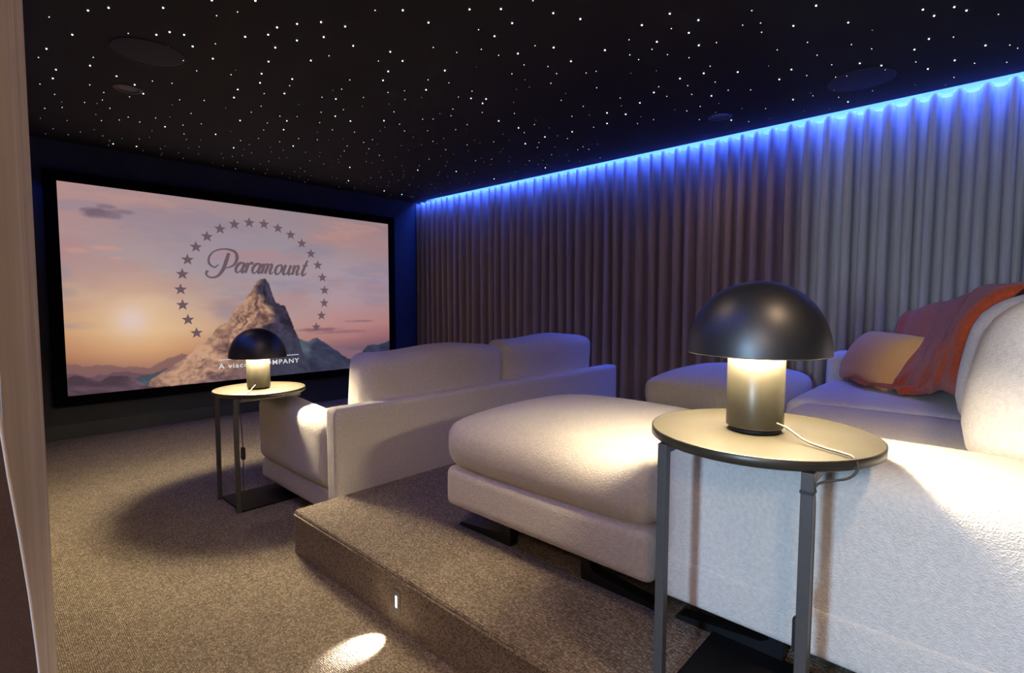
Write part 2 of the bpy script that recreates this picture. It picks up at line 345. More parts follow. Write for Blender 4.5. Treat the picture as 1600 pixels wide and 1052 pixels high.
# ------------------------------------------------------------------ the room
XL, XR, YB, YF, ZC = -0.16, 4.47, -1.0, 5.76, 2.51
EL, ER = 0.085, 4.265            # where the black ceiling stops and the curtain recesses begin
S(box('floor', (-4.5, YB-.1, -.06), (XR+.1, YF+.1, 0), M['carpet']))
S(box('wall_front', (XL-.1, YF, 0), (XR+.1, YF+.1, 2.66), M['wall_dark']))
S(box('wall_right', (XR, YB-.1, 0), (XR+.1, YF, 2.66), M['wall_white']))
S(box('wall_back', (-4.5, YB-.1, 0), (XR, YB, 2.66), M['wall_dark']))
bm = bmesh.new()
add_box(bm, (XL-.12, .47, 0), (XL, YF, 2.66)); add_box(bm, (XL-.12, YB, 0), (XL, -.72, 2.66)); add_box(bm, (XL-.12, -.72, 2.2), (XL, .47, 2.66))
S(obj('wall_left', bm_mesh(bm), M['wall_white']))
ceiling = S(box('ceiling', (EL, YB, ZC), (ER, YF, ZC+.012), M['ceiling']))
S(box('ceiling_recess', (XL-.12, YB-.1, 2.6), (XR+.1, YF+.1, 2.66), M['wall_white']))
S(box('baseboard_front', (XL, YF-.018, 0), (XR, YF, .125), M['base_dark'], bevel=.004))
# hall beyond the doorway
bm = bmesh.new()
add_box(bm, (-4.5, YB, 0), (-4.25, -.3, 2.5)); add_box(bm, (-4.5, .34, 0), (-4.25, 2.4, 2.5)); add_box(bm, (-4.5, -.3, 0), (-4.25, .34, .8)); add_box(bm, (-4.5, -.3, 2.1), (-4.25, .34, 2.5))
S(obj('wall_hall', bm_mesh(bm), M['wall_white']))
S(box('wall_hall_end', (-4.5, 2.4, 0), (XL-.12, 2.5, 2.5), M['wall_white']))
S(box('ceiling_hall', (-4.5, YB, 2.5), (XL-.12, 2.5, 2.58), M['wall_white']))
bm = bmesh.new()
for lo, hi in (((-4.31, -.3, .8), (-4.24, -.24, 2.1)), ((-4.31, .28, .8), (-4.24, .34, 2.1)), ((-4.31, -.24, .8), (-4.24, .28, .86)), ((-4.31, -.24, 2.04), (-4.24, .28, 2.1))): add_box(bm, lo, hi)
S(obj('window_1', bm_mesh(bm), M['wall_white']))  # unseen window, added as the source of the cool doorway light
t = wthing('added_pendant_lamp', 'unseen opal globe pendant added in the hall for warm fill light', 'lamp', (-.62, -.45, 1.95))  # added pendant, out of view; its warm fill enters by the doorway
lathe('globe', [(0, -.09), (.05, -.078), (.084, -.03), (.09, 0), (.084, .03), (.05, .078), (.02, .088)], 24, emit('added_opal_globe', (1, .8, .6), 4.0, 'NONE'), t, (-.62, -.45, 1.95))
lathe('ceiling_rose', [(0, .55), (.05, .55), (.05, .53), (.004, .52), (.004, .088)], 16, M['cord_black'], t, (-.62, -.45, 1.95))
ld = bpy.data.lights.new('added_pendant_light', 'POINT'); ld.energy = PEND_FILL_W; ld.color = (1.0, .64, .41); ld.shadow_soft_size = .10
o = bpy.data.objects.new('added_pendant_light', ld); COL.objects.link(o); o.parent = t; o.location = (0, 0, -.2)
# raised platform: carpeted, rounded nosing
PX, PY, PZ = 1.03, 2.35, .205
bm = bmesh.new(); add_box(bm, (PX, YB, -.02), (XR-.01, PY, PZ))
ed = [e for e in bm.edges if all(abs(v.co.z-PZ) < 1e-4 for v in e.verts)] + [e for e in bm.edges if all(abs(v.co.x-PX) < 1e-4 and abs(v.co.y-PY) < 1e-4 for v in e.verts)]
bmesh.ops.bevel(bm, geom=ed, offset=.014, segments=4, affect='EDGES', profile=.5)
plat = obj('raised_platform', bm_mesh(bm), M['carpet']); plat['kind'] = 'structure'; plat['label'] = 'carpeted raised platform under the rear sofa'
nose = tube('nosing_seam', [(PX-.001, YB+.02, PZ-.02), (PX-.001, 1, PZ-.02), (PX-.001, PY-.012, PZ-.02)], .004, M['carpet'], plat, n=2)

# fibre-optic stars in the ceiling
STARS = [tuple(int(q) for q in t.split(',')) for t in STAR_DATA.split()]
star_me = {}
for k, r in ((3, .0038), (2, .0026), (1, .0020)):
    bm = bmesh.new(); bmesh.ops.create_icosphere(bm, subdivisions=1, radius=r)
    star_me[k] = bm_mesh(bm, 'star'); star_me[k].materials.append(M['star%d' % k])
rest = bmesh.new()
def seen_size(s): return (.0068, .0050, .0036)[3-s[2]]/math.sqrt((s[0]/1000)**2+(s[1]/1000)**2+1.8)
STARS.sort(key=seen_size, reverse=True)
for i, (sx, sy, k) in enumerate(STARS):
    p = Vector((sx/1000, sy/1000, ZC-.0015))
    if i < 300:
        o = bpy.data.objects.new('star_light', star_me[k]); COL.objects.link(o); o.location = p; o.parent = ceiling
    else:
        tmp = bmesh.new(); tmp.from_mesh(star_me[k]); bmesh.ops.translate(tmp, verts=tmp.verts, vec=p)
        me = bpy.data.meshes.new('t'); tmp.to_mesh(me); tmp.free(); rest.from_mesh(me); bpy.data.meshes.remove(me)
o = obj('faint_stars', bm_mesh(rest), M['star1'], ceiling); o['kind'] = 'stuff'; o['label'] = 'faint far stars of the star ceiling'

# ------------------------------------------------------------------ curtains
def curtain(name, y0, y1, xf, depth, side, z0, z1, seed, label, pitch=.118, flare=0.0, fine=0.0, lead=None):
    """wave-fold drape along Y; xf = plane of the front folds, side = +1 when the wall lies at +X"""
    rng = random.Random(seed); folds = []; y = y0
    while y < y1:
        wd = pitch*rng.uniform(.78, 1.25); folds.append((y, wd, rng.uniform(-1, 1), rng.uniform(-1, 1), rng.uniform(-1, 1))); y += wd
    ns, cols = 16, []
    for i, (yy, wd, a, b, c) in enumerate(folds):
        for s in range(ns):
            t = s/ns; nx = folds[(i+1) % len(folds)]
            f = .5-.5*math.cos(2*math.pi*t)            # 0 on the front fold, 1 at the back
            cols.append((yy+wd*t, f, a*(1-t)+nx[2]*t, b*(1-t)+nx[3]*t, c*(1-t)+nx[4]*t, math.sin(4*math.pi*t)))
    zs = [z0, z0+.05, .25, .5, .8, 1.1, 1.4, 1.7, 1.95, 2.15, 2.3, 2.4, z1-.05, z1]
    vs_ = []
    for z in zs:
        q = (z1-z)/(z1-z0)
        for (yy, f, a, b, c, s4) in cols:
            dp = depth*(1-.35*q*(.5+.5*a))
            x = xf + side*(dp*f**1.15 + .02*q*(.5+.5*b)) - side*flare*q*q*max(0, 1-abs(yy-y1)/.35)*.5
            if lead: x += lead(yy)*(1-.5*f)
            x += side*.003*math.sin(yy*95+z*1.3+3*c)*(1-f)
            if fine: x += side*fine*(.3+.7*max(0, 1-(yy-y0)/.3))*math.sin(yy*150+1.5*math.sin(z*.9))
            yo = yy + .012*s4*(1-.3*q) + .018*q*c + .006*math.sin(z*2.3+6*b)*q
            vs_.append((x, yo, z))
    n = len(cols); fs = []
    for r_ in range(len(zs)-1):
        for k in range(n-1): fs.append((r_*n+k, r_*n+k+1, (r_+1)*n+k+1, (r_+1)*n+k))
    me = mesh(name, vs_, fs)
    o = obj(name, me, M['curtain'], smooth=True, label=label, category='curtain')
    # hem doubled at the foot: a thin stitched band
    return o
curtain('curtain', -.95, 5.66, 4.278, .135, 1, .012, 2.497, 7, 'long taupe wave-fold curtain along the right wall below the blue light', flare=.03)
left_curtain = curtain('curtain', .49, 5.66, .026, .09, -1, .012, 2.497, 11, 'taupe curtain edge hanging at the left beside the doorway', pitch=.128, fine=.0015, lead=lambda y: .138*min(max(y-.49, 0), .44))
# dark lining and stitched edge of the leading end, flaring a little towards the foot
zs_ = np.linspace(.02, 2.48, 42)
edge_x = [.010+.019*max(0.0, min(1.0, (1.12-z)/.22))+.003*math.sin(z*7) for z in zs_]
vs_, fs_ = [], []
for k in range(len(zs_)):
    for j in range(6):
        u = j/5; vs_.append((-.09+(edge_x[k]+.09)*u, .452+.006*math.sin(u*9+zs_[k]*2)*(1-u), zs_[k]))
for k in range(len(zs_)-1):
    for j in range(5): fs_.append((k*6+j, k*6+j+1, (k+1)*6+j+1, (k+1)*6+j))
obj('lining', mesh('lining', vs_, fs_), M['lining'], left_curtain, smooth=True)
tube('stitched_edge', [(edge_x[k]+.0005, .452, zs_[k]) for k in range(0, len(zs_), 2)], .0011, M['curtain'], left_curtain, n=3, seg=6)
for nm, x, ya, yb, lab in (('led_strip', 4.30, -.6, 5.68, 'blue LED strip in the ceiling recess above the right curtain'), ('led_strip', .03, .6, 5.68, 'blue LED strip in the ceiling recess above the left curtain')):
    t = box(nm, (x-.006, ya, 2.572), (x+.006, yb, 2.576), M['led'], label=lab, category='light strip')

# ------------------------------------------------------------------ projection screen with its picture
SX0, SX1, SZ0, SZ1, SY = .610, 3.800, .371, 2.168, 5.70
scr = wthing('projection_screen', 'wide projection screen in a black frame showing a starred mountain peak at sunset', 'screen', ((SX0+SX1)/2, YF, SZ0))
FW = .085
for nm, lo, hi in (('frame_rail', (SX0-FW, SY-.02, SZ1), (SX1+FW, YF, SZ1+FW)), ('frame_rail', (SX0-FW, SY-.02, SZ0-FW), (SX1+FW, YF, SZ0)),
                   ('frame_stile', (SX0-FW, SY-.02, SZ0), (SX0, YF, SZ1)), ('frame_stile', (SX1, SY-.02, SZ0), (SX1+FW, YF, SZ1))):
    box(nm, lo, hi, M['velvet'], scr, bevel=.004)
def s2l(c): c = np.asarray(c, float)/255; return np.where(c <= .04045, c/12.92, ((c+.055)/1.055)**2.4)
def vnoise(U, V, f, seed, asp=1.0):
    g = np.random.RandomState(seed).rand(64, 64)
    x, y = U*f*asp, V*f; xi, yi = np.floor(x).astype(int), np.floor(y).astype(int); fx, fy = x-xi, y-yi
    fx = fx*fx*(3-2*fx); fy = fy*fy*(3-2*fy)
    G = lambda a, b: g[a % 64, b % 64]
    return (G(xi, yi)*(1-fx)+G(xi+1, yi)*fx)*(1-fy)+(G(xi, yi+1)*(1-fx)+G(xi+1, yi+1)*fx)*fy
def fbm(U, V, f, seed, asp=1.0, oct=5):
    s, a, t = 0, 1, 0
    for k in range(oct): s = s+a*vnoise(U, V, f*2**k, seed+k, asp); t += a; a *= .55
    return s/t
def ridged(U, V, f, seed, asp=1.0, oct=5):
    s, a, t = 0, 1, 0
    for k in range(oct): s = s+a*(1-np.abs(2*vnoise(U, V, f*2**k, seed+k, asp)-1)); t += a; a *= .55
    return s/t
def picture():
    nx, nz = 400, 226
    U, V = np.meshgrid(np.linspace(0, 1, nx), np.linspace(0, 1, nz))
    rows_v = [0, .12, .2, .3, .45, .62, .82, 1.0]
    tab = np.array([
     [(112,80,82),(118,84,84),(120,88,88),(112,88,94),(84,80,96),(72,76,94)],
     [(150,104,92),(176,122,98),(160,116,102),(140,108,108),(122,100,110),(100,90,104)],
     [(194,134,98),(218,160,112),(202,150,120),(186,140,126),(176,120,118),(156,108,114)],
     [(214,164,122),(238,196,150),(214,172,144),(196,156,148),(198,144,138),(188,134,130)],
     [(206,166,142),(218,184,160),(192,164,158),(184,160,164),(188,158,164),(178,148,152)],
     [(184,156,156),(178,160,166),(170,156,168),(172,160,172),(180,160,170),(168,148,164)],
     [(186,150,148),(176,152,158),(166,150,162),(164,150,160),(172,148,152),(176,142,142)],
     [(194,152,148),(184,150,150),(172,146,150),(164,144,152),(172,144,146),(160,136,142)]], float)
    cu = np.linspace(0, 1, 6); img = np.zeros((nz, nx, 3))
    for ch in range(3):
        rows = np.array([np.interp(U[0], cu, tab[r, :, ch]) for r in range(8)])
        for i in range(nx): img[:, i, ch] = np.interp(V[:, i], rows_v, rows[:, i])
    def mix(m, col): 
        nonlocal img
        m = np.clip(m, 0, 1)[..., None]; img = img*(1-m)+np.array(col, float)*m
    W = U*1.775
    # soft streaked clouds
    c = fbm(U, V, 7, 3, .55); mix(np.clip((c-.52)*3, 0, .5)*(V > .2), (188,142,140))
    c = fbm(U+.3, V, 9, 13, .45); mix(np.clip((c-.55)*3.2, 0, .45)*(V > .3), (150,140,158))
    c = fbm(U, V, 14, 21, .35); mix(np.clip((c-.6)*4, 0, .4)*np.clip((V-.5)*4, 0, 1), (205,160,148))
    for cx, cz, rx, rz, col, k in ((.084,.868,.047,.026,(118,98,116),.85),(.101,.906,.022,.010,(138,110,124),.7),(.143,.889,.026,.011,(140,112,122),.7),
                                 (.036,.686,.03,.012,(205,158,146),.8),(.093,.706,.04,.010,(208,160,146),.8),(.12,.66,.02,.008,(205,160,148),.6),(.92,.95,.05,.016,(196,146,138),.6),(.78,.885,.05,.018,(192,146,140),.5),
                                 (.86,.318,.06,.008,(142,104,120),.8),(.70,.27,.09,.012,(140,98,112),.8),(.80,.25,.12,.012,(150,100,110),.6)):
        d = ((U-cx)/rx)**2+((V-cz)/rz)**2+(fbm(U, V, 30, 5)-.5)*1.6
        mix(np.clip(1.3-d, 0, 1)*k, col)
    sd = np.hypot((U-.147)*1.775, V-.357)
    mix(np.exp(-(sd/.22)**2)*.55, (246,206,158)); mix(np.exp(-(sd/.075)**2)*.9, (240,212,206))
    # far ranges in the haze
    hz = np.interp(U, [0,.10,.187,.226,.266,.35,.5,1], [.150,.130,.105,.145,.165,.12,.1,.1])+(fbm(U, U*0, 24, 8)-.5)*.03
    mix((V < hz)*.75, (132,96,98)); 
    hz = np.interp(U, [0,.05,.12,.2,1], [.105,.085,.1,.06,.05])+(fbm(U, U*0, 30, 18)-.5)*.03
    mix((V < hz)*.8, (104,80,92))
    hz = np.interp(U, [0,.6,.66,.76,.80,.83,1], [0,0,.12,.16,.135,.12,.10])+(fbm(U, U*0, 30, 28)-.5)*.03
    mix((V < hz)*.85, (146,108,124))
    # right range, slate blue
    h2 = np.interp(U, [0,.50,.523,.574,.627,.664,.693,.752,.792,.834,.862,.902,.95,1.0], [0,.2,.281,.254,.218,.198,.22,.148,.092,.052,.092,.149,.150,.170])+(fbm(U, U*0, 40, 31)-.5)*.02
    r2 = ridged(U+V*.5, V, 12, 40, 1.2); sh = np.clip((r2-.45)*2.2, 0, 1)
    b2 = V < h2
    kk = np.clip((U-.665-(V-.2)*.18+(fbm(U, V, 20, 33)-.5)*.05)*40, 0, 1)[..., None]
    base = np.array((82,90,104.))*(1-kk)+np.array((58,60,80.))*kk
    col2 = base*(.8+.4*sh[..., None])
    img = np.where(b2[..., None], col2, img)
    # main peak
    h1 = np.interp(U, [0,.176,.186,.265,.322,.366,.429,.469,.491,.506,.519,.531,.551,.581,.598,.627,.66], [0,.0,.045,.133,.216,.291,.404,.5,.568,.588,.577,.54,.449,.418,.339,.218,.0])
    h1 = h1+np.clip(h1*3, 0, 1)*(fbm(U, U*0, 55, 51, oct=4)-.5)*.036
    b1 = V < h1
    ridge = np.interp(V, [0,.12,.25,.33,.42,.5,.588], [.485,.475,.495,.522,.535,.498,.506])+(fbm(U*0, V, 18, 61)-.5)*.06     # crest between sun side and shade side
    lit = np.clip((ridge-U)*40+.5, 0, 1)
    th = np.arctan2((U-.506)*1.775, .66-V); rad = np.hypot((U-.506)*1.775, .66-V)
    wig = (fbm(U, V, 9, 71)-.5)*.5
    rg = ridged(th*1.1+wig+3, rad*1.2, 5, 72, 1.4); rg2 = ridged(th*1.3+wig*1.4+7, rad*2.2+1, 11, 82, 1.3); rg3 = fbm(U, V, 60, 88)
    tone = np.clip((.42*rg+.38*rg2+.20*rg3-.44)*3.4, 0, 1)
    tone = np.clip(tone+.35*np.clip((.42-U)*6, 0, 1)*np.clip((U-.2)*10, 0, 1), 0, 1)
    litc = np.array((100,70,70.))*(1-tone[..., None])+np.array((218,170,138.))*tone[..., None]
    glow = np.clip(1-(h1-V)/.10, 0, 1)*(U < .47); litc = litc*(1-.35*glow[..., None])+np.array((206,162,130.))*.35*glow[..., None]
    low = np.clip((.16-V)/.1, 0, 1)*np.clip((U-.2)*8, 0, 1)*np.clip((fbm(U, V, 8, 90)-.40)*5, 0, 1)
    litc = litc*(1-.6*low[..., None])+np.array((98,78,90.))*.6*low[..., None]
    shc = np.array((60,53,70.))*(.70+.6*tone[..., None])
    shc = np.where((V < .25)[..., None], shc*.6+np.array((66,76,94.))*.4, shc)
    img = np.where(b1[..., None], litc*lit[..., None]+shc*(1-lit[..., None]), img)
    # foreground hills at lower left
    h3 = np.interp(U, [0,.021,.047,.068,.091,.132,.18,.21,1], [.087,.104,.077,.055,.082,.068,.013,0,0])+(fbm(U, U*0, 40, 95)-.5)*.012
    t3 = np.clip((ridged(U+V, V, 14, 96)-.5)*3, 0, 1)
    img = np.where((V < h3)[..., None], np.array((92,70,82.))*(.85+.3*t3[..., None])+np.clip(1-(h3-V)/.02, 0, 1)[..., None]*np.array((50,40,30.))*t3[..., None], img)
    lin = s2l(np.clip(img, 0, 255))
    xs, zs = SX0+U.ravel()*(SX1-SX0), SZ0+V.ravel()*(SZ1-SZ0)
    verts = np.stack([xs, np.full_like(xs, SY), zs], 1)
    idx = np.arange(nx*nz).reshape(nz, nx)
    faces = np.stack([idx[:-1, :-1], idx[:-1, 1:], idx[1:, 1:], idx[1:, :-1]], -1).reshape(-1, 4)
    me = bpy.data.meshes.new('picture')
    me.vertices.add(len(verts)); me.vertices.foreach_set('co', verts.ravel())
    me.loops.add(faces.size); me.loops.foreach_set('vertex_index', faces.ravel())
    me.polygons.add(len(faces)); me.polygons.foreach_set('loop_start', np.arange(0, faces.size, 4))
    me.update(calc_edges=True)
    at = me.attributes.new('picture', 'FLOAT_COLOR', 'POINT')
    at.data.foreach_set('color', np.concatenate([lin.reshape(-1, 3), np.ones((nx*nz, 1))], 1).ravel())
    m, nt, b = new_mat('projected_picture'); b.inputs['Base Color'].default_value = (.02, .02, .02, 1); b.inputs['Roughness'].default_value = .9
    a = node(nt, 'ShaderNodeAttribute', attribute_name='picture'); link(nt, a.outputs['Color'], b.inputs['Emission Color'])
    b.inputs['Emission Strength'].default_value = SCREEN_GAIN; m.cycles.emission_sampling = 'NONE'
    return obj('screen_surface', me, m, scr)
SCREEN_GAIN = 0.56
picture()
# ring of stars, each cut from the picture plane
def star_mesh(r):
    v = [(0, 0, 0)]
    for k in range(10):
        a = math.pi/2+k*math.pi/5; q = r if k % 2 == 0 else r*.42; v.append((q*math.cos(a), 0, q*math.sin(a)))
    return mesh('star', v, [(0, 1+k, 1+(k+1) % 10) for k in range(10)])
sm = star_mesh(.058)
for k in range(22):
    a = R(-146.2+k*(-(360-114.0)/21))
    a = R(213.6-k*(245.6/21))
    o = obj('star', sm, M['glyph'], scr); o.location = (2.199+.7276*math.cos(a), SY-.004, 1.2714+.7276*math.sin(a))
# script lettering drawn as brush strokes on the picture plane
def stroke(bm, pts, wid, slant=None):
    P = catmull(pts, 8); n = len(P); L_, R_ = [], []
    for i, p in enumerate(P):
        t = P[min(i+1, n-1)]-P[max(i-1, 0)]; t = t/(np.linalg.norm(t)+1e-9); nn = np.array((-t[1], t[0]))
        u = i/(n-1); wv = np.interp(u, np.linspace(0, 1, len(wid)), wid)/2
        L_.append(bm.verts.new((p[0]+nn[0]*wv, SY-.004, p[1]+nn[1]*wv))); R_.append(bm.verts.new((p[0]-nn[0]*wv, SY-.004, p[1]-nn[1]*wv)))
    for i in range(n-1):
        bm.faces.new((L_[i], R_[i], R_[i+1], L_[i+1]))
bm = bmesh.new()
stroke(bm, [(1.811,1.546),(1.771,1.518),(1.726,1.553),(1.728,1.616),(1.78,1.678),(1.875,1.705),(1.965,1.684),(1.985,1.62),(1.954,1.553),(1.893,1.519),(1.85,1.522)], [.010,.016,.022,.018,.014,.016,.028,.034,.022,.012,.008])
stroke(bm, [(1.909,1.667),(1.883,1.588),(1.849,1.497),(1.796,1.43),(1.731,1.415),(1.695,1.447),(1.71,1.482)], [.030,.036,.034,.022,.016,.018,.026])
H = .105
T, t_ = .024, .010
GL = {
 'a': (.92, [([(.72,.80),(.52,.98),(.22,.82),(.06,.42),(.18,.04),(.42,.06),(.66,.45)], [.012,.016,T,T,.016,t_,t_]), ([(.80,1.0),(.72,.45),(.72,.10),(.84,.02),(1.0,.2)], [T,T,T,.014,t_])]),
 'r': (.70, [([(-.02,.55),(.12,.95),(.2,.98)], [t_,t_,.014]), ([(.26,1.0),(.18,.45),(.12,0)], [T,T,T]), ([(.2,.55),(.38,.9),(.56,1.0),(.66,.86)], [t_,.014,T,T])]),
 'm': (1.42, [([(-.02,.6),(.1,.95),(.18,.98)], [t_,t_,.014]), ([(.24,1.0),(.17,.45),(.12,0)], [T,T,T]), ([(.18,.5),(.36,.9),(.54,.98),(.62,.8),(.54,.3),(.50,0)], [t_,t_,.018,T,T,T]), ([(.56,.5),(.76,.9),(.96,.98),(1.04,.8),(.96,.3),(1.02,.03),(1.16,.02),(1.32,.2)], [t_,t_,.018,T,T,.018,t_,t_])]),
 'o': (.86, [([(.5,.98),(.2,.82),(.06,.4),(.22,.02),(.55,.1),(.74,.55),(.62,.9),(.46,.99)], [t_,.02,T,.02,t_,T,.02,t_])]),
 'u': (1.0, [([(-.02,.6),(.1,.95),(.16,.98)], [t_,t_,.014]), ([(.2,1.0),(.1,.5),(.12,.08),(.3,.0),(.52,.2),(.7,.6)], [T,T,T,.014,t_,t_]), ([(.78,1.0),(.68,.45),(.70,.08),(.84,.02),(1.0,.2)], [T,T,T,.012,t_])]),
 'n': (1.02, [([(-.02,.6),(.1,.95),(.18,.98)], [t_,t_,.014]), ([(.24,1.0),(.17,.45),(.12,0)], [T,T,T]), ([(.18,.5),(.38,.9),(.58,.98),(.66,.8),(.58,.3),(.62,.04),(.76,.02),(.94,.2)], [t_,t_,.018,T,T,.02,t_,t_])]),
 't': (.7, [([(.46,1.62),(.30,.9),(.18,.3),(.24,.02),(.42,.0),(.66,.24)], [.016,T,T,T,.014,t_]), ([(.02,1.02),(.3,1.04),(.66,1.04)], [.010,.016,.012])]),
}
obj('letter', bm_mesh(bm), M['glyph'], scr)
x = 1.955
for ch in 'aramount':
    adv, sts = GL[ch]; bm = bmesh.new()
    for pts, wid in sts: stroke(bm, [(x+H*(px*.93+.26*pz), 1.474+H*pz) for px, pz in pts], [w_*1.25 for w_ in wid])
    x += H*adv*.955
    obj('letter', bm_mesh(bm), M['glyph'], scr)
def text_parts(body, x0, x1, z0, height, material, parent):
    cu = bpy.data.curves.new('line', 'FONT'); cu.body = body; cu.resolution_u = 3; cu.space_character = 1.18; cu.offset = .012
    tmp = bpy.data.objects.new('line', cu); COL.objects.link(tmp)
    dg = bpy.context.evaluated_depsgraph_get(); me = bpy.data.meshes.new_from_object(tmp.evaluated_get(dg))
    bpy.data.objects.remove(tmp)
    co = np.array([v.co[:] for v in me.vertices]); a, b = co.min(0), co.max(0)
    root = list(range(len(co)))
    def find(i):
        while root[i] != i: root[i] = root[root[i]]; i = root[i]
        return i
    for p in me.polygons:
        for v in p.vertices[1:]: root[find(v)] = find(p.vertices[0])
    comps = {}
    for i in range(len(co)): comps.setdefault(find(i), set()).add(i)
    glyphs = []
    for c in sorted(comps.values(), key=lambda c: min(co[i][0] for i in c)):
        lo, hi = min(co[i][0] for i in c), max(co[i][0] for i in c)
        if glyphs and lo < glyphs[-1][1]-.01: glyphs[-1] = (glyphs[-1][0] | c, max(hi, glyphs[-1][1]))
        else: glyphs.append((set(c), hi))
    for c, _ in glyphs:
        ids = sorted(c); loc = {v: k for k, v in enumerate(ids)}
        vs_ = [(x0+(co[i][0]-a[0])/(b[0]-a[0])*(x1-x0), SY-.004, z0+co[i][1]/.70*height) for i in ids]
        obj('letter', mesh('letter', vs_, [[loc[v] for v in p.vertices] for p in me.polygons if p.vertices[0] in c]), material, parent)
text_parts('A viacom COMPANY', 1.778, 2.605, .497, .050, M['glyph_white'], scr)
box('tagline_rule', (1.781, SY-.005, .583), (2.601, SY-.003, .589), M['glyph_white'], scr)

# ------------------------------------------------------------------ ceiling fittings
def ceiling_speaker(x, y, label):
    t = wthing('ceiling_speaker', label, 'speaker', (x, y, ZC), 'round ceiling speakers')
    lathe('grille', [(0, -.004), (.155, -.004), (.163, -.002)], 48, M['grille'], t, (x, y, ZC)).matrix_parent_inverse = INV[t.name]
    lathe('rim', [(.163, 0), (.163, -.005), (.172, -.005), (.174, 0)], 48, M['grille'], t, (x, y, ZC)).matrix_parent_inverse = INV[t.name]
ceiling_speaker(.775, 3.40, 'dark round ceiling speaker among the stars at the left')
ceiling_speaker(3.765, .645, 'dark round ceiling speaker near the right curtain')
def downlight(x, y, label, watts):
    t = wthing('downlight', label, 'downlight', (x, y, ZC), 'recessed ceiling downlights')
    lathe('trim_ring', [(.052, 0), (.052, -.004), (.078, -.004), (.082, 0)], 36, M['can'], t, (x, y, ZC))
    lathe('reflector', [(.052, -.003), (.046, -.0005), (0, -.0005)], 36, M['can_in'], t, (x, y, ZC))
    ld = bpy.data.lights.new('downlight_light', 'SPOT'); ld.energy = watts; ld.color = WARM_DOWN; ld.spot_size = R(160); ld.spot_blend = 1; ld.shadow_soft_size = .07
    o = bpy.data.objects.new('downlight_light', ld); COL.objects.link(o); o.parent = t; o.location = (0, 0, -.02)
downlight(.80, 4.05, 'small recessed downlight at the left of the star ceiling', DOWN_W)
downlight(3.80, 1.50, 'small recessed downlight near the right curtain', DOWN_W)
downlight(.80, 1.50, 'unseen downlight added for warm fill above the carpet beside the platform', FILL_NEAR_W)  # added out of view, warms the foreground carpet
downlight(.80, -.50, 'unseen downlight added for warm fill above the entrance', FILL_REAR_W)  # added out of view, warms the curtain and sofa back

# ------------------------------------------------------------------ step light in the platform side
SLY, SLZ = 1.52, .099
t = wthing('step_light', 'small recessed step light glowing in the platform side', 'step light', (PX, SLY, SLZ))
bm = bmesh.new()
for lo, hi in (((PX-.004, SLY-.024, SLZ-.043), (PX+.002, SLY-.006, SLZ+.043)), ((PX-.004, SLY+.006, SLZ-.043), (PX+.002, SLY+.024, SLZ+.043)), ((PX-.004, SLY-.006, SLZ+.022), (PX+.002, SLY+.006, SLZ+.043)), ((PX-.004, SLY-.006, SLZ-.043), (PX+.002, SLY+.006, SLZ-.022))): add_box(bm, lo, hi)
bez = obj('bezel', bm_mesh(bm), mat('grey_bezel', (.20, .19, .18), .5, .3, noise=.05), t)
box('lens', (PX-.002, SLY-.006, SLZ-.022), (PX+.001, SLY+.006, SLZ+.022), M['step_lens'], bez)
ld = bpy.data.lights.new('step_light_beam', 'SPOT'); ld.energy = STEP_W*6; ld.color = (1, .95, .86); ld.spot_size = R(50); ld.spot_blend = .9; ld.shadow_soft_size = .008
o = bpy.data.objects.new('step_light_beam', ld); COL.objects.link(o); o.parent = t; o.location = (-.012, 0, .0)
o.rotation_euler = Vector((-.77, 0, -.66)).to_track_quat('-Z', 'Y').to_euler()

# ------------------------------------------------------------------ sofas and ottomans
def blade_leg(parent, x, y, z, length, direction, h, wdt=.045):
    """black sled leg: a short post with a long tapering foot running along Y"""
    prof = [(0, 0), (length, 0), (length, .010), (length*.97, .016), (.055, .040), (.036, .052), (.032, h), (0, h)]
    vs_ = [(x-wdt/2, y+direction*a, z+b) for a, b in prof]+[(x+wdt/2, y+direction*a, z+b) for a, b in prof]
    n = len(prof); fs = [tuple(range(n)), tuple(range(2*n-1, n-1, -1))]+[(i, (i+1) % n, n+(i+1) % n, n+i) for i in range(n)]
    bm = bmesh.new(); bv = [bm.verts.new(v) for v in vs_]
    for f in fs: bm.faces.new([bv[i] for i in f])
    return obj('leg', bm_mesh(bm), M['metal_leg'], parent)
LEG = .112
def ottoman(x0, x1, y0, y1, crown, label):
    t = wthing('ottoman', label, 'ottoman', ((x0+x1)/2, (y0+y1)/2, PZ), 'ottomans in front of the rear sofa')
    zb = PZ+LEG
    soft('base', (x0, y0, zb), (x1, y1, zb+.168), .032, M['sofa_base'], t, puff=(.006, .006, 0))
    def sag(P, U):
        k = np.clip((U[:, 2]+1)/2, 0, 1)**2
        P[:, 2] -= .022*np.clip(np.abs(U[:, 0])**4+np.abs(U[:, 1])**4, 0, 1)*k
        return P
    soft('seat_cushion', (x0-.008, y0-.003, zb+.163), (x1+.008, y1+.012, zb+.385), .085, M['sofa'], t, puff=(.014, .014, crown), m=18, warp=sag)
    for x in (x0+.10, x1-.10):
        for yp, d in (((y0+y1)/2+.17, 1), ((y0+y1)/2-.17, -1)): blade_leg(t, x, yp, PZ, .30, d, LEG+.002)
    return t
ottoman(1.375, 2.24, .712, 1.665, .040, 'large cream ottoman nearest the platform edge')
ottoman(3.06, 4.08, .90, 1.665, .045, 'cream ottoman by the right curtain behind the near lamp')

